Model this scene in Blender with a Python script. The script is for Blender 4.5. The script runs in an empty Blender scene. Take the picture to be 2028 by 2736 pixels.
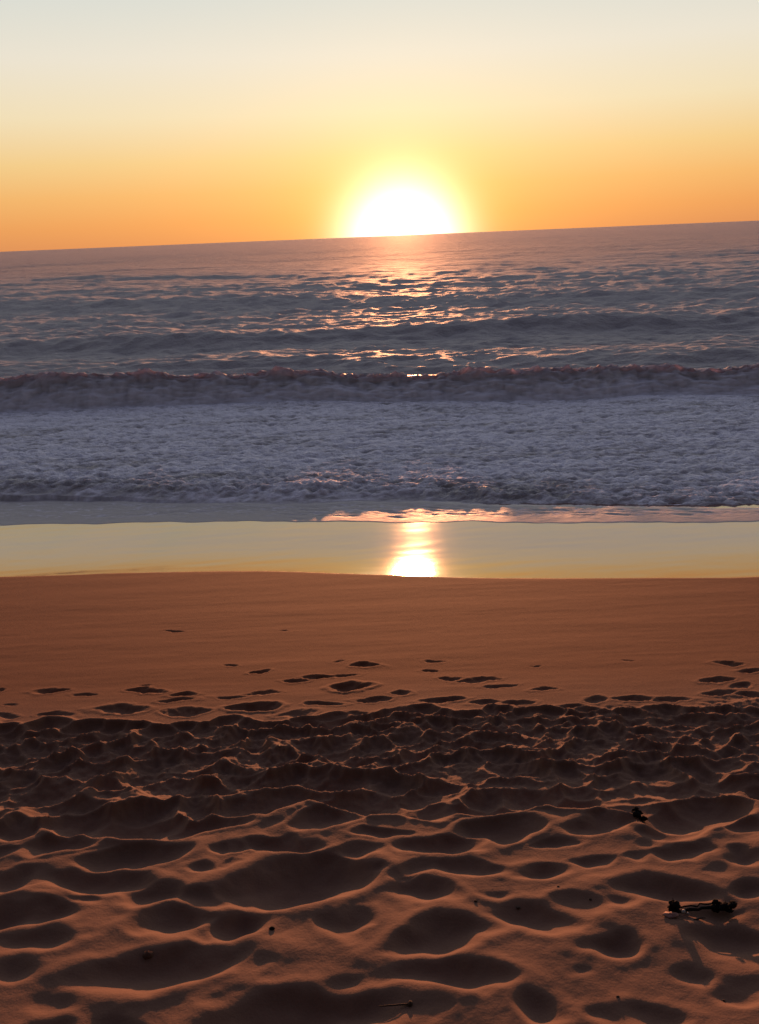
import bpy, math, random
import numpy as np
from mathutils import Matrix, Vector

S = bpy.context.scene
R = math.radians

# ------------------------------------------------------------------ camera
CAM_Z = 1.7
PITCH, ROLL = 17.27, 2.36
cam = bpy.data.cameras.new('camera')
cam_ob = bpy.data.objects.new('camera', cam)
S.collection.objects.link(cam_ob)
S.camera = cam_ob
cam.sensor_fit = 'VERTICAL'
cam.angle = R(60)
cam.clip_start = 0.05
cam.clip_end = 60000
MR = Matrix.Rotation(R(90 - PITCH), 3, 'X') @ Matrix.Rotation(R(-ROLL), 3, 'Z')
cam_ob.location = (0, 0, CAM_Z)
cam_ob.rotation_euler = MR.to_euler()
FPX = 1368 / math.tan(R(30))

def ray(px, py):
    """direction seen at photo pixel (2028 x 2736)"""
    return (MR @ Vector((px - 1014, 1368 - py, -FPX))).normalized()

SUN_PX = (1075, 592)
sd = ray(*SUN_PX)
SUN_AZ = math.atan2(sd.x, sd.y)
SUN_EL = R(3.4)
GLOW_EL = R(-0.5)

# ------------------------------------------------------------------ world
EXPO = 1.0
world = bpy.data.worlds.new('World')
S.world = world
world.use_nodes = True
nt = world.node_tree
N, L = nt.nodes, nt.links
N.clear()

def mth(op, a, b=None, c=None, nt=nt):
    n = nt.nodes.new('ShaderNodeMath'); n.operation = op
    for i, v in enumerate((a, b, c)):
        if v is None: continue
        if isinstance(v, (int, float)): n.inputs[i].default_value = v
        else: nt.links.new(v, n.inputs[i])
    return n.outputs[0]

def lin(r, g, b):
    f = lambda c: (c / 255 / 12.92) if c / 255 <= .04045 else ((c / 255 + .055) / 1.055) ** 2.4
    return (f(r), f(g), f(b), 1)

tc = N.new('ShaderNodeTexCoord')
nrm = N.new('ShaderNodeVectorMath'); nrm.operation = 'NORMALIZE'
L.new(tc.outputs['Generated'], nrm.inputs[0])
sep = N.new('ShaderNodeSeparateXYZ'); L.new(nrm.outputs[0], sep.inputs[0])
elev = mth('MULTIPLY', mth('ARCSINE', sep.outputs[2]), 180 / math.pi)
ramp = N.new('ShaderNodeValToRGB')
L.new(mth('DIVIDE', elev, 90), ramp.inputs[0])
stops = [(0, (218, 143, 90)), (1.2, (230, 156, 92)), (2.8, (238, 178, 108)), (4.6, (240, 202, 138)), (7, (240, 222, 184)),
         (10, (235, 227, 210)), (13.5, (216, 220, 213)), (18, (208, 213, 214)), (28, (200, 202, 208)), (38, (176, 179, 198)), (52, (138, 143, 180)), (90, (88, 95, 142))]
cr = ramp.color_ramp
cr.interpolation = 'LINEAR'
while len(cr.elements) < len(stops): cr.elements.new(0.5)
for e, (d, c) in zip(cr.elements, stops):
    e.position = d / 90; e.color = lin(*c)
# dimmer away from the sun's side of the sky
az = N.new('ShaderNodeVectorMath'); az.operation = 'DOT_PRODUCT'
L.new(nrm.outputs[0], az.inputs[0]); az.inputs[1].default_value = (math.sin(SUN_AZ), math.cos(SUN_AZ), 0)
dim = N.new('ShaderNodeMapRange'); dim.interpolation_type = 'SMOOTHSTEP'
L.new(az.outputs['Value'], dim.inputs[0])
for i, v in enumerate((-0.7, 0.95, 0.07, 1.0)): dim.inputs[i + 1].default_value = v
# glow round the setting sun
gd = N.new('ShaderNodeVectorMath'); gd.operation = 'DOT_PRODUCT'
L.new(nrm.outputs[0], gd.inputs[0])
gd.inputs[1].default_value = (math.sin(SUN_AZ) * math.cos(GLOW_EL), math.cos(SUN_AZ) * math.cos(GLOW_EL), math.sin(GLOW_EL))
ang = mth('MULTIPLY', mth('ARCCOSINE', mth('MINIMUM', gd.outputs['Value'], 0.9999999)), 180 / math.pi)
def gauss(sig, p, k):
    return mth('MULTIPLY', mth('EXPONENT', mth('MULTIPLY', mth('POWER', mth('DIVIDE', ang, sig), p), -1)), k)
def bg(col, strength):
    b = N.new('ShaderNodeBackground')
    if not isinstance(col, tuple): L.new(col, b.inputs[0])
    else: b.inputs[0].default_value = col
    if isinstance(strength, (int, float)): b.inputs[1].default_value = strength
    else: L.new(strength, b.inputs[1])
    return b.outputs[0]
def add(a, b):
    n = N.new('ShaderNodeAddShader'); L.new(a, n.inputs[0]); L.new(b, n.inputs[1]); return n.outputs[0]
sky = N.new('ShaderNodeTexSky'); sky.sky_type = 'NISHITA'; sky.sun_disc = False
sky.sun_elevation = SUN_EL; sky.sun_rotation = SUN_AZ
sky.dust_density = 1.0; sky.air_density = 1.0
SK = 0.5                      # 1 / 2**EXPO
tot = bg(ramp.outputs[0], mth('MULTIPLY', dim.outputs[0], SK * 0.95))
nish = bg(sky.outputs[0], 0.004)
tot = add(tot, nish)
tot = add(tot, bg((1.0, 0.97, 0.80, 1), gauss(3.15, 2.3, 1.3)))
tot = add(tot, bg((0.80, 0.90, 0.14, 1), gauss(4.6, 1.7, 0.17)))
tot = add(tot, bg((1.0, 0.80, 0.45, 1), gauss(12, 1.4, 0.025)))
wo = N.new('ShaderNodeOutputWorld'); L.new(tot, wo.inputs[0])

sun = bpy.data.lights.new('sun', 'SUN')
sun.energy = 3.1
sun.angle = R(1.5)
sun.color = (1.0, 0.38, 0.16)
sun_ob = bpy.data.objects.new('sun', sun)
S.collection.objects.link(sun_ob)
to_sun = Vector((math.sin(SUN_AZ) * math.cos(SUN_EL), math.cos(SUN_AZ) * math.cos(SUN_EL), math.sin(SUN_EL)))
sun_ob.rotation_euler = to_sun.to_track_quat('Z', 'Y').to_euler()
sun_ob.location = (0, 0, 20)
S.view_settings.view_transform = 'Standard'
S.view_settings.look = 'None'
S.view_settings.gamma = 1
S.view_settings.exposure = EXPO

# ------------------------------------------------------------------ noise
_rng = np.random.default_rng(11)
_perm = _rng.permutation(256)
_perm = np.concatenate([_perm, _perm])
_ga = _rng.uniform(0, 2 * np.pi, 256)
_gx, _gy = np.cos(_ga), np.sin(_ga)

def perlin(x, y):
    xi = np.floor(x).astype(np.int64); yi = np.floor(y).astype(np.int64)
    xf = x - xi; yf = y - yi
    xi &= 255; yi &= 255
    x1 = (xi + 1) & 255; y1 = (yi + 1) & 255
    u = xf * xf * xf * (xf * (xf * 6 - 15) + 10); v = yf * yf * yf * (yf * (yf * 6 - 15) + 10)
    def g(a, b, dx, dy):
        h = _perm[_perm[a] + b]
        return _gx[h] * dx + _gy[h] * dy
    n00 = g(xi, yi, xf, yf); n10 = g(x1, yi, xf - 1, yf)
    n01 = g(xi, y1, xf, yf - 1); n11 = g(x1, y1, xf - 1, yf - 1)
    a = n00 + u * (n10 - n00); b = n01 + u * (n11 - n01)
    return (a + v * (b - a)) * 1.5

def fbm(x, y, oct=3, lac=2.03, gain=.5):
    s = 0; a = 1
    for i in range(oct):
        s = s + a * perlin(x + 17.3 * i, y + 9.1 * i); x = x * lac; y = y * lac; a *= gain
    return s

def sstep(a, b, x):
    t = np.clip((x - a) / (b - a), 0, 1)
    return t * t * (3 - 2 * t)

# ------------------------------------------------------------------ helpers
def grid_mesh(X, Y, Z, attrs=None):
    nr, nc = X.shape
    me = bpy.data.meshes.new('grid')
    co = np.stack([X, Y, Z], -1).reshape(-1, 3).astype(np.float32)
    idx = np.arange(nr * nc, dtype=np.int32).reshape(nr, nc)
    q = np.stack([idx[:-1, :-1], idx[:-1, 1:], idx[1:, 1:], idx[1:, :-1]], -1).reshape(-1, 4)
    me.vertices.add(len(co)); me.vertices.foreach_set('co', co.ravel())
    me.loops.add(q.size); me.loops.foreach_set('vertex_index', q.ravel())
    me.polygons.add(len(q))
    me.polygons.foreach_set('loop_start', np.arange(0, q.size, 4, dtype=np.int32))
    me.polygons.foreach_set('loop_total', np.full(len(q), 4, dtype=np.int32))
    me.update(calc_edges=True)
    me.polygons.foreach_set('use_smooth', np.ones(len(q), dtype=bool))
    for k, v in (attrs or {}).items():
        a = me.attributes.new(k, 'FLOAT', 'POINT'); a.data.foreach_set('value', v.ravel().astype(np.float32))
    return me

def link(name, me, mat=None, parent=None, kind=None, label=None, cat=None, group=None):
    o = bpy.data.objects.new(name, me)
    S.collection.objects.link(o)
    if me is not None and mat is not None: me.materials.append(mat)
    if parent is not None: o.parent = parent
    for k, v in (('kind', kind), ('label', label), ('category', cat), ('group', group)):
        if v: o[k] = v
    return o

def new_mat(name):
    m = bpy.data.materials.new(name); m.use_nodes = True
    return m, m.node_tree, m.node_tree.nodes['Principled BSDF']

def nd(nt, typ, **kw):
    n = nt.nodes.new(typ)
    for k, v in kw.items(): setattr(n, k, v)
    return n

# ------------------------------------------------------------------ beach shape
WATER = -1.92

def pre(y):
    """sand plateau: level near the camera, then falling gently to the berm edge"""
    t = y - 0.6
    return 0.247 - 0.13 * 0.4 * np.log1p(np.exp(t / 0.4))

def hit(px, py, zf):
    d = ray(px, py)
    t0, t1 = 0.5, 60.0
    ts = np.linspace(t0, t1, 6000)
    z = CAM_Z + d.z * ts; g = zf(d.y * ts)
    i = np.argmax(z < g)
    return d.x * ts[i], d.y * ts[i], ts[i]

_cl = [hit(px, py, pre) for px, py in ((0, 1546), (230, 1538), (500, 1531), (760, 1530), (980, 1538), (1200, 1548), (1500, 1551), (2028, 1547))]
_cx = np.array([c[0] for c in _cl]); _cy = np.array([c[1] for c in _cl])
def crest(x):
    # smoothed interpolation of the berm edge
    s = 0
    for k in (-.2, -.1, 0, .1, .2): s = s + np.interp(x + k, _cx, _cy)
    return s / 5 + 0.02 * perlin(x * 1.3 + 3, x * 0) + 0.006 * perlin(x * 7, x * 0 + 5)

_s = np.linspace(0, 14, 4000)
_slope = (0.13 + (0.47 - 0.13) * sstep(0.0, 0.10, _s)) * (1 - sstep(2.15, 2.45, _s)) + 0.164 * sstep(2.15, 2.45, _s) * (1 - sstep(2.68, 4.85, _s)) + 0.088 * sstep(2.68, 4.85, _s)
_drop = np.concatenate([[0], np.cumsum(_slope[1:] * np.diff(_s))])

def beach(x, y):
    yc = crest(x)
    s = y - yc
    return np.where(s < 0, pre(np.minimum(y, yc)), pre(yc) - np.interp(np.maximum(s, 0), _s, _drop))

# ------------------------------------------------------------------ footprints and hollows
rnd = random.Random(4)
D = 2028 / 1652.0
big = [  # hollows in the loose sand (read off the photograph, then set on the ground)
 (660,2215,430,110),(1000,2125,280,70),(350,2105,360,85),(270,2225,110,40),(15,2125,80,50),(1190,2200,110,55),
 (960,2035,270,80),(1150,1993,240,62),(1320,2055,140,60),(1600,2045,170,60),(520,2010,180,75),(370,2000,140,65),
 (755,2000,100,45),(80,2055,170,50),(70,1995,180,50),(650,1915,330,118),(340,1945,230,50),(210,1912,240,58),
 (35,1912,90,50),(930,1943,190,52),(1450,1935,230,58),(1350,1962,110,38),(1180,1892,150,45),(1010,1888,200,38),
 (620,1838,200,40),(780,1852,120,30),(960,1835,210,50),(1090,1800,210,58),(1480,1808,200,46),(1490,1857,140,28),
 (1620,1865,90,35),(290,1860,220,48),(125,1835,170,44),(480,1855,80,26),(420,1797,210,48),(1230,1830,110,28),
 (720,1785,190,46),(590,1745,280,56),(930,1755,170,46),(130,1752,180,46),(40,1797,120,46),(1650,1930,100,40),
 (830,1815,110,26),(1310,1790,150,40),(1620,1800,90,36),(435,1890,90,26),(1600,1985,100,32),(885,1920,70,20),
 (1530,2120,120,34),(1640,2150,120,36),(170,1960,80,20),(1300,1872,90,24),(1085,1945,70,20),(1390,1868,70,20),(820,1890,60,18),
]
small = [(800,1449,60,13),(565,1463,52,11),(765,1490,82,22),(640,1482,60,11),(690,1472,50,13),(740,1470,70,7),(110,1501,70,12),
 (320,1504,72,13),(185,1512,50,8),(400,1513,72,12),(392,1526,80,10),(550,1537,105,26),(265,1544,110,17),(120,1556,80,10),
 (810,1521,84,13),(705,1533,72,12),(570,1509,84,8),(500,1516,60,9),(885,1510,50,12),(940,1440,42,6),(938,1461,36,7),(985,1474,62,8),
 (1040,1479,70,9),(1080,1490,62,8),(1180,1500,62,9),(1585,1443,52,9),(1630,1458,60,11),(1550,1478,72,12),(1620,1492,50,12),
 (500,1450,40,6),(740,1441,40,4),(387,1373,46,5),(610,1371,22,3),(5,1502,22,10),(408,1548,90,16),(10,1556,50,10),
 (1395,1519,72,15),(1310,1523,60,12),(1575,1505,70,13),(1640,1510,50,14),(960,1525,90,16),(1050,1530,80,13),(1130,1530,80,13),(1170,1448,30,4),(1380,1436,40,4),
 (640,1553,90,12),(860,1543,90,14),(1240,1536,80,12),(1470,1520,80,12),(770,1552,80,11),(20,1535,30,6),(330,1493,40,4)]
def rough_edge(px):   # display row where the trampled belt begins
    return np.interp(px, [-200, 0, 350, 600, 800, 930, 1200, 1400, 1600, 1900], [1572, 1572, 1574, 1562, 1556, 1537, 1536, 1530, 1512, 1500])
hollows = []   # x, y, rx, ry, depth, power
def put(c, k, ws, hs, shift, dep):
    cx, cy, w, h = c
    px, py = cx * D, (cy + h * shift) * D
    x, y, t = hit(px, py, pre)
    sn = (CAM_Z - pre(np.array(y))) / t
    rx = w * D / FPX * t * .5 * ws
    ry = h * D / FPX * t / sn * .5 * hs
    hollows.append((x, y, rx, ry, dep * min(rx * 2, ry * 2.3), k))
for c in big: put(c, 0, 1.02, 1.08, .04, .20)
for c in small: put(c, 1, 1.12, 1.15, .12, .18)
# belt of trampled, crumbly sand between the smooth damp sand and the soft hollows
cells = []
row = 1548.0
while row < 1790:
    rh = 11 + (row - 1548) * .115
    x = -1750 + rnd.uniform(0, 80)
    while x < 3400:
        w = rh * rnd.uniform(3.0, 6.4)
        cy = row + rnd.uniform(-.45, .45) * rh
        e = float(rough_edge(x))
        keep = cy > e and not any(abs(x - b[0]) < b[2] * .5 and abs(cy - b[1]) < b[3] * .55 for b in big)
        if keep and rnd.random() < .93: cells.append((x, cy, w * 1.15, rh * rnd.uniform(1.1, 2.0)))
        x += w * .82
    row += rh * .80
for c in cells: put(c, 2, 1.0, 1.08, .08, .24)
# small half-filled dents between the large hollows
for i in range(95):
    px, py = rnd.uniform(-60, 2090), rnd.uniform(2080, 2760)
    x, y, t0 = hit(px, py, pre)
    r0 = rnd.uniform(.018, .05)
    hollows.append((x, y, r0 * rnd.uniform(1.2, 2.0), r0, rnd.uniform(.08, .20) * r0 * 2, 3))
# more hollows outside the frame so that the beach goes on
for i in range(620):
    x = rnd.uniform(-5.2, 5.2); y = rnd.uniform(-1.5, 2.8)
    if abs(x) < 0.47 * y + .12 and y > 1.3: continue
    r = rnd.uniform(.06, .19)
    hollows.append((x, y, r, r * .7, .20 * r * 2, 0))

def carve(X, Y):
    nr, nc = X.shape
    H = np.zeros_like(X)
    wx = X + 0.040 * perlin(X * 5, Y * 5) + 0.014 * perlin(X * 17 + 4, Y * 17)
    wy = Y + 0.034 * perlin(X * 5 + 50, Y * 5 + 9) + 0.011 * perlin(X * 17 + 40, Y * 17)
    ux = .008 * perlin(X * 38, Y * 38); uy = .007 * perlin(X * 38 + 9, Y * 38 + 3) + .004 * perlin(X * 90, Y * 90)
    rim = np.zeros_like(X)
    yrow = Y[:, 0]
    for (x, y, rx, ry, dep, k) in hollows:
        m = 1.8
        r0 = np.searchsorted(yrow, y - ry * m - .05); r1 = np.searchsorted(yrow, y + ry * m + .05)
        if r1 <= r0: continue
        ym = yrow[min(nr - 1, (r0 + r1) // 2)]
        xr = X[(r0 + min(nr - 1, r1)) // 2]
        c0 = max(0, np.searchsorted(xr, x - rx * m * 1.25 - .1)); c1 = min(nc, np.searchsorted(xr, x + rx * m * 1.25 + .1))
        if c1 <= c0: continue
        sl = (slice(r0, r1), slice(c0, c1))
        pw = 1.5 if k != 2 else 1.7
        sk = math.sin(x * 91.7 + y * 37.1) * (.30 if k == 0 else .18)
        e = 1.0 if k == 1 else .35
        qx = (wx[sl] + e * ux[sl] - x) / rx; qy = (wy[sl] + e * uy[sl] - y) / ry
        d = (np.abs(qx + sk * .4 * qy) ** pw + np.abs(qy + sk * qx) ** pw) ** (1 / pw)
        d2 = d * d
        if k == 0:      # soft bowl with rounded lips
            h = -dep * np.clip(1 - d2, 0, 1) ** (1.15 if y > 2.0 else 1.5)
            rm = dep * .18 * np.exp(-((d - 1.12) / .22) ** 2)
        elif k == 1:
            h = -dep * np.clip(1 - d2, 0, 1) ** 1.5
            rm = dep * .16 * np.exp(-((d - 1.1) / .2) ** 2)
        else:
            h = -dep * np.clip(1 - d2, 0, 1) ** 1.05
            rm = dep * .30 * np.exp(-((d - 1.05) / .2) ** 2)
        H[sl] = np.minimum(H[sl], h)
        rim[sl] = np.maximum(rim[sl], rm)
    H = H + rim * np.clip(1 + H / .02, 0, 1)
    return H

# fan grid: finer close to the camera
def fan(ys, half, nc, core):
    ys = np.asarray(ys)
    u = np.linspace(-1, 1, nc)
    h = half(ys)[:, None]
    a = np.minimum(core(ys)[:, None], h)
    au = np.abs(u)[None, :]
    Yg = np.repeat(ys[:, None], nc, 1)
    Xg = np.sign(u)[None, :] * (a * au + (h - a) * au ** 7)        # dense in the middle, wide at the sides
    return Xg, Yg

ysA = np.concatenate([np.linspace(-6, .9, 24)[:-1], np.geomspace(.9, 5.0, 780), np.linspace(5.0, 7.4, 90)[1:], np.linspace(7.4, 16, 130)[1:]])
INNER = lambda y: 4.0 + .45 * np.maximum(y, 0)
XA, YA = fan(ysA, INNER, 780, lambda y: (0.46 * np.maximum(y, 0) + .25) / .82)
XA = np.sort(XA, 1)
Z0 = beach(XA, YA)
# image row of every point, to find the trampled belt
def proj(x, y, z):
    Mi = np.array(MR.transposed())
    p = np.stack([x, y, z - CAM_Z], -1) @ Mi.T
    w = np.maximum(-p[..., 2], .05)
    return 1014 + FPX * p[..., 0] / w, 1368 - FPX * p[..., 1] / w
# belt as a band on the ground, from its image outline
_bl = [hit(px * D, rough_edge(px) * D, pre) for px in (0, 200, 350, 600, 800, 930, 1200, 1400, 1652)]
_bx = [b[0] for b in _bl]; _by = [b[1] for b in _bl]
edge_y = np.interp(XA, _bx, _by) + .05 * perlin(XA * 4, YA * 4)
belt = sstep(0, .10, edge_y - YA) * sstep(2.15, 2.75, YA)
soft = sstep(2.9, 2.3, YA)
onb = (YA < crest(XA))
H = carve(XA, YA)
# wind and drying have rounded the lips of the nearest hollows
Hs = H.copy()
for _ in range(14):
    Hs[1:-1] = (Hs[:-2] + 2 * Hs[1:-1] + Hs[2:]) / 4
    Hs[:, 1:-1] = (Hs[:, :-2] + 2 * Hs[:, 1:-1] + Hs[:, 2:]) / 4
wb = sstep(2.7, 1.6, YA)
H = H * (1 - wb) + Hs * wb
lump = fbm(XA * 9, YA * 11, 3)
lump2 = np.abs(fbm(XA * 22 + 7, YA * 22, 3))
clod = fbm(XA * 45, YA * 45, 2)
micro = fbm(XA * 130, YA * 130, 2)
und = fbm(XA * 2.2 + 8, YA * 2.6, 2)
Z = Z0 + H
Z += onb * (belt * (.007 * lump + .008 * (lump2 - .3) + .0025 * clod) + soft * (.012 * und + .0018 * lump + .0004 * clod))
smooth = sstep(0, .15, YA - edge_y) * onb
Z += smooth * (.0016 * fbm(XA * .8, YA * 5, 4) + .0003 * fbm(XA * 9, YA * 20, 2))
sA = YA - crest(XA)
Z += sstep(.2, 1, sA) * (.0012 * fbm(XA * .5, YA * 1.1, 3) + .0009 * fbm(XA * 1.1 + YA * .5, YA * 7 - XA * .9, 3))
wet = sstep(0.04, 0.12, sA)
damp = sstep(-.3, .5, YA - edge_y)
dry = (belt + soft).clip(0, 1)

m, t, p = new_mat('beach_sand')
def attr(t, name):
    a = nd(t, 'ShaderNodeAttribute', attribute_name=name); return a.outputs['Fac']
tcn = nd(t, 'ShaderNodeTexCoord')
n1 = nd(t, 'ShaderNodeTexNoise'); n1.inputs['Scale'].default_value = 900; n1.inputs['Detail'].default_value = 2
n2 = nd(t, 'ShaderNodeTexNoise'); n2.inputs['Scale'].default_value = 5; n2.inputs['Detail'].default_value = 5
n3 = nd(t, 'ShaderNodeTexNoise'); n3.inputs['Scale'].default_value = 140; n3.inputs['Detail'].default_value = 4
for n in (n1, n2, n3): t.links.new(tcn.outputs['Object'], n.inputs['Vector'])
c1 = nd(t, 'ShaderNodeMix', data_type='RGBA')
c1.inputs['A'].default_value = (.118, .060, .040, 1); c1.inputs['B'].default_value = (.180, .096, .066, 1)
t.links.new(mth('ADD', mth('MULTIPLY', n1.outputs['Fac'], .6, nt=t), mth('MULTIPLY', n2.outputs['Fac'], .5, nt=t), nt=t), c1.inputs['Factor'])
c2 = nd(t, 'ShaderNodeMix', data_type='RGBA')
t.links.new(attr(t, 'damp'), c2.inputs['Factor']); t.links.new(c1.outputs['Result'], c2.inputs['A'])
c2.inputs['B'].default_value = (.122, .043, .022, 1)
c3 = nd(t, 'ShaderNodeMix', data_type='RGBA')
t.links.new(attr(t, 'wet'), c3.inputs['Factor']); t.links.new(c2.outputs['Result'], c3.inputs['A'])
c3.inputs['B'].default_value = (.15, .06, .038, 1)
t.links.new(c3.outputs['Result'], p.inputs['Base Color'])
ro = nd(t, 'ShaderNodeMapRange'); t.links.new(attr(t, 'wet'), ro.inputs[0]); ro.inputs[3].default_value = .92; ro.inputs[4].default_value = .065
t.links.new(ro.outputs[0], p.inputs['Roughness'])
p.inputs['IOR'].default_value = 1.6
sp = nd(t, 'ShaderNodeMapRange'); t.links.new(attr(t, 'wet'), sp.inputs[0]); sp.inputs[3].default_value = .12; sp.inputs[4].default_value = .9
t.links.new(sp.outputs[0], p.inputs['Specular IOR Level'])
bp = nd(t, 'ShaderNodeBump'); bp.inputs['Distance'].default_value = .002
bs = nd(t, 'ShaderNodeMapRange'); t.links.new(attr(t, 'wet'), bs.inputs[0]); bs.inputs[3].default_value = .55; bs.inputs[4].default_value = .04
t.links.new(bs.outputs[0], bp.inputs['Strength'])
t.links.new(mth('ADD', n3.outputs['Fac'], mth('MULTIPLY', n1.outputs['Fac'], .35, nt=t), nt=t), bp.inputs['Height'])
t.links.new(bp.outputs[0], p.inputs['Normal'])
SAND = m
link('sand_beach', grid_mesh(XA, YA, Z, {'wet': wet, 'damp': damp}), SAND, kind='structure')

# far reaches of the beach left and right, under the same sheet's edge
def flat_grid(x0, x1, nx, ys, dz):
    Xg = np.repeat(np.linspace(x0, x1, nx)[None, :], len(ys), 0); Yg = np.repeat(np.asarray(ys)[:, None], nx, 1)
    Zg = beach(Xg, Yg) + dz(Xg, Yg)
    sg = Yg - crest(Xg)
    return grid_mesh(Xg, Yg, Zg, {'wet': sstep(.04, .12, sg), 'damp': np.ones_like(Xg)})
ysF = np.concatenate([np.linspace(-30, 2.5, 30), np.linspace(2.7, 20, 120)])
def sink(x, y):
    d = np.minimum(np.minimum(INNER(y) - np.abs(x), y + 6), 16 - y)
    return -np.clip(d * .5, 0, .3)
link('outer_beach', flat_grid(-160, 160, 1100, ysF, sink), SAND, kind='structure')

# ------------------------------------------------------------------ sea
def on_level(px, py, z):
    d = ray(px, py); t = (z - CAM_Z) / d.z
    return d.x * t, d.y * t
def line(pts, z):
    q = [on_level(px * D, py * D, z) for px, py in pts]
    return np.array([a[0] for a in q]), np.array([a[1] for a in q])
bore_x, bore_y = line([(-500, 1075), (0, 1084), (200, 1087), (380, 1095), (620, 1100), (760, 1094), (920, 1098), (1080, 1112), (1250, 1118), (1420, 1128), (1652, 1134), (2200, 1150)], WATER)
edge_x, edge_yy = line([(-500, 1140), (0, 1142), (200, 1141), (420, 1139), (620, 1141), (800, 1150), (1000, 1155), (1200, 1160), (1400, 1166), (1652, 1168), (2200, 1175)], WATER)
brk_x, brk_y = line([(-600, 930), (0, 905), (200, 898), (420, 888), (620, 880), (900, 882), (1180, 880), (1300, 876), (1400, 868), (1652, 866), (2200, 850)], WATER)

def bore_at(x): return np.interp(x, bore_x, bore_y) + .05 * perlin(x * 1.7, x * 0 + 2) + .03 * perlin(x * 6, x * 0 + 7)
def brk_at(x): return np.interp(x, brk_x, brk_y) + .10 * perlin(x * .6, x * 0 + 4)

rows = np.concatenate([np.linspace(1300, 1180, 50)[:-1], np.linspace(1180, 470, 660)]) * D           # image rows give an even density with distance
dd = np.arctan((rows - 1368) / FPX) + R(PITCH)
ysS = (CAM_Z - WATER) / np.tan(np.maximum(dd, R(.12)))
ysS = np.unique(np.concatenate([ysS[ysS < 1200], np.geomspace(1200, 30000, 30)]))
XS, YS = fan(ysS, lambda y: .9 * y + 14, 720, lambda y: (.46 * y + .8) / .85)
def chop(x, y, cell):
    """wind chop, each wavelength fading out once the mesh is too coarse for it"""
    z = np.zeros_like(x)
    for lx, ly, a, k, ph in ((0.42, .22, .034, .6, 3), (.85, .42, .075, .6, 11), (1.6, .8, .115, .6, 23), (2.8, 1.5, .095, .6, 31),
                     (5.2, 3.0, .075, .6, 41), (10, 6, .09, .55, 57), (22, 12, .14, .5, 71), (60, 30, .35, .3, 83)):
        f = sstep(.35, 1.2, ly / cell)
        n = perlin(x / lx + ph, (y + .06 * x) / ly + ph * 1.7)
        r = 1 - 2 * np.abs(perlin(x / lx * .8 + ph + 5, (y + .06 * x) / ly * .8 + ph))
        z += f * a * ((1 - k) * n + k * (r - .55))
    return z
cell = np.gradient(ysS)[:, None] * np.ones_like(XS)
behind = YS - brk_at(XS)
fore = YS - bore_at(XS)
z = np.zeros_like(XS)
open_w = sstep(-.5, 3.0, behind)
z += chop(XS, YS, cell) * (open_w * sstep(0, 40, behind) * .55 + open_w * .75)
# swells rolling in behind the breaker
def swell(pts, hgt, front, back):
    sx, sy = line(pts, WATER + .1)
    c = np.interp(XS, sx, sy) + .5 * perlin(XS * .15, XS * 0 + hgt * 9)
    q = YS - c
    amp = hgt * (.75 + .35 * perlin(XS * .09 + hgt, XS * 0 + 3))
    return amp * np.where(q < 0, np.exp(-(q / front) ** 2), np.exp(-(q / back) ** 2))
z += swell([(-900, 760), (0, 752), (500, 738), (800, 728), (1050, 716), (1300, 705), (1652, 692), (2600, 660)], .62, 1.1, 3.4)
z += swell([(-900, 830), (0, 800), (300, 790), (600, 786), (900, 784), (1300, 778), (1652, 768), (2600, 750)], .26, 1.2, 2.2)
z += swell([(-1500, 700), (0, 662), (500, 655), (900, 645), (1652, 625), (3000, 580)], .42, 2.5, 5.0)
z += swell([(-1500, 640), (0, 612), (600, 600), (1000, 590), (1652, 562), (3000, 520)], .40, 6.0, 12.0)
# surf plateau between breaker and bore: level raised, rough with foam
plateau = sstep(-.02, .55, fore) * sstep(.6, -.3, behind)
px_n = fbm(XS * 1.3, YS * 1.6, 3); px_f = fbm(XS * 5.0, YS * 8, 3)
rid = 1 - 2 * np.abs(fbm(XS * 2.6 + 9, YS * 2.9, 3))
toe = np.exp(-(fore / 1.3) ** 2)
rid2 = 1 - 2 * np.abs(fbm(XS * 2.6 + 19, YS * 6.0, 4))
z += plateau * (.075 + .030 * sstep(0, .5, fore) * sstep(2.6, .6, fore) + .022 * px_n + (.012 + .012 * toe) * px_f + .018 * rid + (.020 + .014 * toe) * rid2)
# thin sheet of swash in front of the bore
sw = sstep(.05, -.1, fore)
shore = YS - np.interp(XS, edge_x, edge_yy) - .16 * perlin(XS * .7, XS * 0 + 6) - .05 * perlin(XS * 3, XS * 0 + 8)
z += sw * sstep(-.1, .3, shore) * (.004 * fbm(XS * 2, YS * 5 + XS * 1.5, 3) + .006 * (1 - 2 * np.abs(fbm(XS * 1.2 + 3, YS * 4 + XS * 2, 2))) * sstep(0, .5, shore))
zs = WATER + z
# the swash lies on the sand and thins out to its edge
bz = beach(XS, YS)
thin = sstep(-.12, .25, shore)
film = bz + .004 + .012 * thin + thin * (.009 * fbm(XS * 1.4, YS * 3 + XS * 1.0, 3) + .008 * (1 - 2 * np.abs(fbm(XS * 2.2, YS * 5 + XS * 2.4, 3))))
use = fore < .1
zs = np.where(use, np.maximum(zs, film), zs)
zs = np.where(use, np.minimum(zs, bz + .006 + .045 * shore.clip(0, 9)), zs)
zs = np.where((shore < 0) & use, bz - .014 + (shore + .10).clip(0, .10) * .2, zs)
foam = sstep(-.02, .12, fore) * sstep(1.2, .1, behind)
toef = sstep(2.4, .2, fore)
foam = foam * (.66 + .28 * fbm(XS * .35 + 1, YS * 1.3, 2) - .34 * toef + .30 * fbm(XS * 1.3 + 3, YS * 5.4, 4) + .10 * rid + .26 * rid2)
lace = sstep(.55, .9, 1 - 1.6 * np.abs(fbm(XS * 2.2, YS * 6 + XS * 1.6, 3)))
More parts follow.
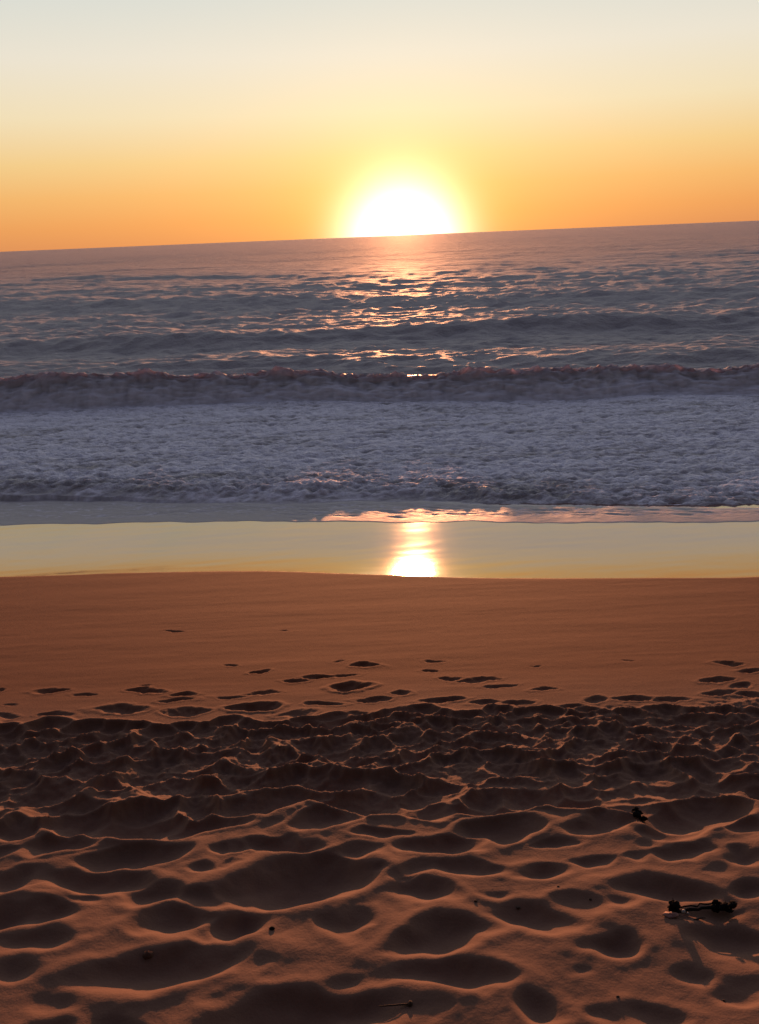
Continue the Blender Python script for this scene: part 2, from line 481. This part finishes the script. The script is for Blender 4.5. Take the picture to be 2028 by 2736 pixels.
foam = np.maximum(foam, .30 * sw * sstep(-.06, .02, shore) * sstep(.28, .05, shore) * (.6 + .8 * perlin(XS * 2.5, YS * 5)))
foam = np.maximum(foam, .50 * lace * sw * sstep(0, .4, shore))
aft = sstep(.2, 1.5, behind) * sstep(4.5, .5, behind)
foam = np.maximum(foam, .35 * aft * sstep(.75, .95, 1 - 1.5 * np.abs(fbm(XS * 1.4, YS * 2.2, 3))))

m, t, p = new_mat('sea_water')
tcn = nd(t, 'ShaderNodeTexCoord')
mp = nd(t, 'ShaderNodeMapping'); mp.inputs['Scale'].default_value = (1, 1.2, 1)
t.links.new(tcn.outputs['Object'], mp.inputs['Vector'])
wn = nd(t, 'ShaderNodeTexNoise'); wn.inputs['Scale'].default_value = 2.2; wn.inputs['Detail'].default_value = 7; wn.inputs['Roughness'].default_value = .62
fn = nd(t, 'ShaderNodeTexNoise'); fn.inputs['Scale'].default_value = 11; fn.inputs['Detail'].default_value = 5
for n in (wn, fn): t.links.new(mp.outputs[0], n.inputs['Vector'])
fo = attr(t, 'foam')
fm = nd(t, 'ShaderNodeMapRange'); fm.interpolation_type = 'SMOOTHSTEP'
t.links.new(mth('ADD', fo, mth('MULTIPLY', mth('SUBTRACT', fn.outputs['Fac'], .5, nt=t), attr(t, 'grain'), nt=t), nt=t), fm.inputs[0])
fm.inputs[1].default_value = .12; fm.inputs[2].default_value = 1.0
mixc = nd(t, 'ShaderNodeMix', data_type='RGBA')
mixc.inputs['A'].default_value = (.33, .30, .305, 1); mixc.inputs['B'].default_value = (.84, .82, .90, 1)  # milky water, base paled to stand in for the sky's silver reflection
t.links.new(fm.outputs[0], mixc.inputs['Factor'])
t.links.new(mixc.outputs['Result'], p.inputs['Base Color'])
rr = nd(t, 'ShaderNodeMapRange'); t.links.new(mth('MULTIPLY', fm.outputs[0], 3.0, nt=t), rr.inputs[0]); t.links.new(attr(t, 'gloss'), rr.inputs[3]); rr.inputs[4].default_value = .75
ssp = nd(t, 'ShaderNodeMapRange'); t.links.new(mth('MULTIPLY', fm.outputs[0], 3.0, nt=t), ssp.inputs[0]); ssp.inputs[3].default_value = .5; ssp.inputs[4].default_value = .15
t.links.new(ssp.outputs[0], p.inputs['Specular IOR Level'])
t.links.new(rr.outputs[0], p.inputs['Roughness'])
p.inputs['IOR'].default_value = 1.6
bp = nd(t, 'ShaderNodeBump')
t.links.new(attr(t, 'rip'), bp.inputs['Distance'])
bp.inputs['Strength'].default_value = 1
t.links.new(mth('ADD', wn.outputs['Fac'], mth('MULTIPLY', fn.outputs['Fac'], .18, nt=t), nt=t), bp.inputs['Height'])
wn2 = nd(t, 'ShaderNodeTexNoise'); wn2.inputs['Scale'].default_value = .35; wn2.inputs['Detail'].default_value = 6; wn2.inputs['Roughness'].default_value = .6
mp2 = nd(t, 'ShaderNodeMapping'); mp2.inputs['Scale'].default_value = (1, 1.1, 1); t.links.new(tcn.outputs['Object'], mp2.inputs['Vector']); t.links.new(mp2.outputs[0], wn2.inputs['Vector'])
bp2 = nd(t, 'ShaderNodeBump'); bp2.inputs['Strength'].default_value = 1
t.links.new(attr(t, 'rip2'), bp2.inputs['Distance']); t.links.new(wn2.outputs['Fac'], bp2.inputs['Height']); t.links.new(bp.outputs[0], bp2.inputs['Normal'])
t.links.new(bp2.outputs[0], p.inputs['Normal'])
SEA = m
tl = nd(t, 'ShaderNodeBsdfTranslucent'); tl.inputs['Color'].default_value = (.90, .78, .90, 1)
ms = nd(t, 'ShaderNodeMixShader')
t.links.new(mth('MULTIPLY', attr(t, 'spray'), .5, nt=t), ms.inputs[0])
t.links.new(p.outputs[0], ms.inputs[1]); t.links.new(tl.outputs[0], ms.inputs[2])
t.links.new(ms.outputs[0], [n for n in t.nodes if n.type == 'OUTPUT_MATERIAL'][0].inputs[0])
rip = .012 + .03 * sw * sstep(0, .6, shore) + .10 * open_w + .2 * plateau
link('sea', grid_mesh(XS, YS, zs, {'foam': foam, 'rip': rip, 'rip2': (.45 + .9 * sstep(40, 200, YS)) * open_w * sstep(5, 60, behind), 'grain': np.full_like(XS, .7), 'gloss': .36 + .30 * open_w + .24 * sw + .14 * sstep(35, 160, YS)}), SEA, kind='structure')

# ------------------------------------------------------------------ the breaker
nx, ntt = 900, 90
bx = np.linspace(-26, 26, nx)
tt = np.linspace(0, 1, ntt)
BX, BT = np.meshgrid(bx, tt)
by = brk_at(BX)
# crest height from the photograph's crest line
def crest_line():
    hs, xs = [], []
    for px, py in [(-600, 850), (0, 823), (120, 812), (250, 808), (400, 815), (560, 812), (700, 806), (820, 818), (1000, 814), (1150, 800), (1300, 797), (1500, 803), (1652, 797), (2200, 780)]:
        d = ray(px * D, py * D)
        y = np.interp(d.x / d.y * 20, brk_x, brk_y) + .75
        hs.append(CAM_Z + d.z / d.y * y - WATER); xs.append(d.x / d.y * y)
    return xs, hs
cxs, chs = crest_line()
ch = np.interp(BX, cxs, chs) * .96
# profile: toe apron -> steep face -> lip -> long back
prof = np.array([(-.30, -.03), (-.12, .06), (0, .14), (.10, .28), (.24, .52), (.40, .76), (.55, .93), (.70, 1.0), (.88, .99), (1.15, .90), (1.7, .66), (2.6, .34), (3.8, .10), (5.2, -.10)])
pu = np.array([0, .06, .12, .22, .36, .50, .60, .68, .74, .80, .87, .93, .97, 1.0])
py_ = np.interp(BT, pu, prof[:, 0]); pz_ = np.interp(BT, pu, prof[:, 1])
lumpy = fbm(BX * 1.5, BT * 5 + 3, 3); fine = fbm(BX * 5.5 + 2, BT * 16, 4)
curl = 1 - 2 * np.abs(fbm(BX * 1.9 + 7, BT * 7 + 1, 4))
facew = np.exp(-((BT - .45) / .28) ** 2)
lip = np.exp(-((BT - .68) / .09) ** 2)
streak = fbm(BX * 6, BT * 2.0, 3)
Yb = by + py_ - facew * (.05 * lumpy + .02 * fine + .035 * streak) - lip * .08 * curl
Zb = WATER + pz_ * ch + facew * .05 * lumpy + lip * (.05 * curl + .05 * fine + .03 * perlin(BX * 9, BT * 3) + .20 * perlin(BX * .7, BT * 0 + 5) + .05 * perlin(BX * 2.9, BT * 0 + 1)) + .012 * fine
Zb += (1 - sstep(.86, .80, BT)) * chop(BX, Yb, .08 * np.ones_like(BX)) * .5
foamb = np.clip(.68 - .34 * sstep(.30, .66, BT) - .1 * sstep(.7, .80, BT) + .20 * lip + .12 * lumpy + .10 * fine + .10 * streak, 0, 1) * (1 - .85 * sstep(.78, .88, BT))
foamb = np.maximum(foamb, .75 * sstep(.2, .05, BT))
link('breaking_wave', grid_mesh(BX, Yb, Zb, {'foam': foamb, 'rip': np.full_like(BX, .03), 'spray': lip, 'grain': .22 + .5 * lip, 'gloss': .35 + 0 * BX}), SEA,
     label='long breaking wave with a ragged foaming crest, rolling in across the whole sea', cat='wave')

# droplets torn off the crest
sr = np.random.default_rng(5); V, F = [], []
for i in range(2600):
    x0 = sr.uniform(-14, 14)
    pch = .5 + .9 * float(perlin(np.array(x0 * .8), np.array(3.3)))
    if sr.random() > pch: continue
    h = float(np.interp(x0, cxs, chs)) * .96
    yy = float(np.interp(x0, bx, by[0])) + .7 + sr.normal(0, .12); zz = WATER + h + abs(sr.normal(0, .045)) - .02
    q = sr.uniform(.003, .011); o = len(V)
    for a in ((q, 0, 0), (-q, 0, 0), (0, q, 0), (0, -q, 0), (0, 0, q), (0, 0, -q)): V.append((x0 + a[0], yy + a[1], zz + a[2]))
    for f in ((0, 2, 4), (2, 1, 4), (1, 3, 4), (3, 0, 4), (2, 0, 5), (1, 2, 5), (3, 1, 5), (0, 3, 5)): F.append(tuple(o + k for k in f))
me = bpy.data.meshes.new('spray'); me.from_pydata(V, [], F); me.update()
ms_, t, p = new_mat('spray_foam')
p.inputs['Base Color'].default_value = (.75, .72, .74, 1); p.inputs['Roughness'].default_value = .4; p.inputs['Subsurface Weight'].default_value = .0
tl = nd(t, 'ShaderNodeBsdfTranslucent'); tl.inputs['Color'].default_value = (.75, .62, .62, 1); mx_ = nd(t, 'ShaderNodeMixShader'); mx_.inputs[0].default_value = .5
t.links.new(p.outputs[0], mx_.inputs[1]); t.links.new(tl.outputs[0], mx_.inputs[2]); t.links.new(mx_.outputs[0], t.nodes['Material Output'].inputs[0])
link('sea_spray', me, ms_, kind='stuff', label='fine spray flying off the crest of the breaking wave')

# ------------------------------------------------------------------ ground height at a point, for debris
def ground(x, y):
    r = int(np.clip(np.searchsorted(ysA, y), 1, len(ysA) - 1))
    c = int(np.clip(np.searchsorted(XA[r], x), 1, XA.shape[1] - 1))
    return float(Z[r, c])
def spot(dx, dy):
    x, y, _ = hit(dx * D, dy * D, pre)
    for _ in range(6):
        g = ground(x, y); d = ray(dx * D, dy * D); tt_ = (g - CAM_Z) / d.z
        x, y = d.x * tt_, d.y * tt_
    return x, y, ground(x, y)

def simple_mat(name, col, rough=.6, spec=.3, bump=0, scale=60):
    m, t, p = new_mat(name)
    tcn = nd(t, 'ShaderNodeTexCoord'); n = nd(t, 'ShaderNodeTexNoise'); n.inputs['Scale'].default_value = scale; n.inputs['Detail'].default_value = 4
    t.links.new(tcn.outputs['Object'], n.inputs['Vector'])
    mx = nd(t, 'ShaderNodeMix', data_type='RGBA'); t.links.new(n.outputs['Fac'], mx.inputs['Factor'])
    mx.inputs['A'].default_value = tuple(c * .6 for c in col) + (1,); mx.inputs['B'].default_value = tuple(c * 1.4 for c in col) + (1,)
    t.links.new(mx.outputs['Result'], p.inputs['Base Color'])
    p.inputs['Roughness'].default_value = rough; p.inputs['Specular IOR Level'].default_value = spec
    b = nd(t, 'ShaderNodeBump'); b.inputs['Strength'].default_value = .5; b.inputs['Distance'].default_value = .002
    t.links.new(n.outputs['Fac'], b.inputs['Height']); t.links.new(b.outputs[0], p.inputs['Normal'])
    return m
WEED = simple_mat('dried_weed', (.010, .008, .008), .9, .08)
STICK = simple_mat('driftwood', (.05, .028, .018), .85)
CRUST = simple_mat('crusted_sand', (.10, .055, .04), .95, .05)
SHELL = simple_mat('shell', (.30, .27, .25), .6, .2)
PINK = simple_mat('pink_shell', (.22, .11, .09), .7, .2)

def tube_data(pts, radii, sides=7):
    vs, fs = [], []
    P = [Vector(q) for q in pts]
    for i, q in enumerate(P):
        d = (P[min(i + 1, len(P) - 1)] - P[max(i - 1, 0)]).normalized()
        a = d.cross(Vector((0.1, 0.05, 1))).normalized(); b = d.cross(a).normalized()
        for k in range(sides):
            th = 2 * math.pi * k / sides
            vs.append(q + (a * math.cos(th) + b * math.sin(th)) * radii[i])
    for i in range(len(P) - 1):
        for k in range(sides):
            k2 = (k + 1) % sides
            fs.append((i * sides + k, i * sides + k2, (i + 1) * sides + k2, (i + 1) * sides + k))
    fs.append(tuple(range(sides))[::-1]); fs.append(tuple(range((len(P) - 1) * sides, len(P) * sides)))
    return vs, fs
def blob_data(c, r, sc=(1, 1, 1), seed=0, nu=10, nv=7, rough=.2):
    rr = random.Random(seed); vs, fs = [], []
    for j in range(nv + 1):
        ph = math.pi * j / nv
        for i in range(nu):
            th = 2 * math.pi * i / nu
            k = r * (1 + rr.uniform(-rough, rough))
            vs.append(Vector((c[0] + k * sc[0] * math.sin(ph) * math.cos(th), c[1] + k * sc[1] * math.sin(ph) * math.sin(th), c[2] + k * sc[2] * math.cos(ph))))
    for j in range(nv):
        for i in range(nu):
            i2 = (i + 1) % nu
            fs.append((j * nu + i, (j + 1) * nu + i, (j + 1) * nu + i2, j * nu + i2))
    return vs, fs
def mesh_of(parts, sm=True):
    me = bpy.data.meshes.new('mesh'); V, F = [], []
    for vs, fs in parts:
        o = len(V); V += [tuple(v) for v in vs]; F += [tuple(i + o for i in f) for f in fs]
    me.from_pydata(V, [], F); me.update()
    for q in me.polygons: q.use_smooth = sm
    return me
def thing(name, loc, label, cat, group=None):
    o = link(name, None, label=label, cat=cat, group=group); o.location = loc; return o

def wiggle(a, b, n, amp, rr):
    a, b = Vector(a), Vector(b); out = []
    for i in range(n + 1):
        f = i / n; w = math.sin(f * math.pi)
        out.append(a.lerp(b, f) + Vector((rr.uniform(-1, 1), rr.uniform(-1, 1), rr.uniform(-.3, 1))) * amp * w)
    return out

# the dark sprig of dried seaweed at the right
x, y, g = spot(1520, 1990)
weed = thing('seaweed_sprig', (x, y, g), 'black sprig of dried seaweed, a stalk between two dark clumps, on sand at lower right', 'seaweed')
rr = random.Random(3)
st = wiggle((-.062, -.002, .006), (.055, .004, .014), 8, .005, rr)
link('stalk', mesh_of([tube_data(st, [.0035, .004, .0045, .004, .0035, .0035, .004, .0045, .004])]), WEED, weed)
link('stalk', mesh_of([tube_data(wiggle((-.045, .010, .012), (.05, .012, .020), 7, .004, rr), [.002] * 8)]), WEED, weed)
lob = [blob_data((-.060 + rr.uniform(-.007, .007), rr.uniform(-.008, .008), .006 + i * .0048), .0095, (1, .8, .8), i, rough=.3) for i in range(7)]
link('clump', mesh_of(lob), WEED, weed)
rob = [blob_data((.062 + rr.uniform(-.022, .022), rr.uniform(-.012, .012), .010 + rr.uniform(-.004, .018)), rr.uniform(.006, .011), (1.2, .8, .7), i, rough=.35) for i in range(12)]
link('clump', mesh_of(rob), WEED, weed)
for i in range(9):
    a = (-.06 + rr.uniform(-.006, .008), rr.uniform(-.005, .005), .03)
    if i > 3: a = (.06 + rr.uniform(-.02, .02), rr.uniform(-.01, .01), .015)
    b = (a[0] + rr.uniform(-.014, .014), a[1] + rr.uniform(-.01, .01), a[2] + rr.uniform(.010, .024))
    link('frond', mesh_of([tube_data(wiggle(a, b, 4, .002, rr), [.0016, .0014, .0012, .0009, .0005], 5)]), WEED, weed)
for c, r in (((-.058, -.014, .008), .0048), ((-.042, -.012, .020), .0050), ((-.030, -.010, .012), .0032)):
    link('bead', mesh_of([blob_data(c, r, rough=.08)]), SHELL, weed)

x, y, g = spot(1458, 1994)
link('shell_fragment', mesh_of([blob_data((0, 0, .003), .014, (1.3, .7, .38), 5, rough=.28)]), PINK,
     label='small pinkish shell fragment lying left of the black seaweed sprig', cat='shell').location = (x, y, g)
x, y, g = spot(1522, 2004)
t_ = thing('driftwood_stick', (x, y, g), 'tiny dark sliver of driftwood just below the seaweed sprig', 'stick')
link('shaft', mesh_of([tube_data(wiggle((-.018, 0, .002), (.016, .004, .004), 5, .002, rr), [.001, .0024, .0028, .0024, .0018, .0008])]), STICK, t_)
x, y, g = spot(1392, 1780)
cl = [blob_data((rr.uniform(-.018, .012), rr.uniform(-.014, .014), rr.uniform(-.004, .030)), rr.uniform(.006, .011), (1.1, .8, .7), i + 30, rough=.4) for i in range(12)]
link('seaweed_clump', mesh_of(cl), WEED, label='small dark clump of seaweed on a sand ridge above and left of the sprig', cat='seaweed').location = (x, y, g)
x, y, g = spot(592, 2022)
link('pebble', mesh_of([blob_data((0, 0, .002), .0065, (1.1, .8, .7), 8, rough=.12)]), WEED, label='black pebble at the edge of a hollow left of centre in the near sand', cat='pebble').location = (x, y, g)
x, y, g = spot(322, 2078)
link('sand_lump', mesh_of([blob_data((0, 0, -.001), .011, (1.2, .9, .9), 21, rough=.3)]), CRUST, label='dark pointed lump of crusted sand on the lip of a broad near hollow at left', cat='lump').location = (x, y, g)
x, y, g = spot(870, 2191)
t_ = thing('driftwood_twig', (x, y, g), 'thin dark twig with a knobbed end lying in the nearest sand at bottom centre', 'twig')
link('shaft', mesh_of([tube_data(wiggle((-.045, 0, .004), (.02, .0, .006), 6, .002, rr), [.0010, .0016, .0018, .0018, .0018, .0020, .0022])]), STICK, t_)
link('knob', mesh_of([blob_data((.023, 0, .007), .006, seed=9, rough=.2)]), STICK, t_)
for i, (dx, dy, w, lab) in enumerate([
    (1035, 1962, .007, 'tiny dark pebble on the ridge below a hollow right of centre'),
    (1128, 1975, .008, 'tiny dark pebble on the rim of the wide hollow right of centre'),
    (1215, 1930, .006, 'tiny dark pebble below the longest pale ridge line'),
    (1345, 2170, .006, 'tiny dark pebble alone in smooth near sand at lower right'),
    (1575, 2179, .006, 'tiny dark pebble nearest the lower right corner'),
    (1285, 1958, .006, 'tiny dark pebble between two small hollows left of the sprig')]):
    x, y, g = spot(dx, dy)
    link('pebble', mesh_of([blob_data((0, 0, w * .15), w * .55, (1.2, .8, .7), 50 + i, rough=.2)]), STICK, label=lab, cat='pebble', group='tiny pebbles scattered on the near sand').location = (x, y, g)
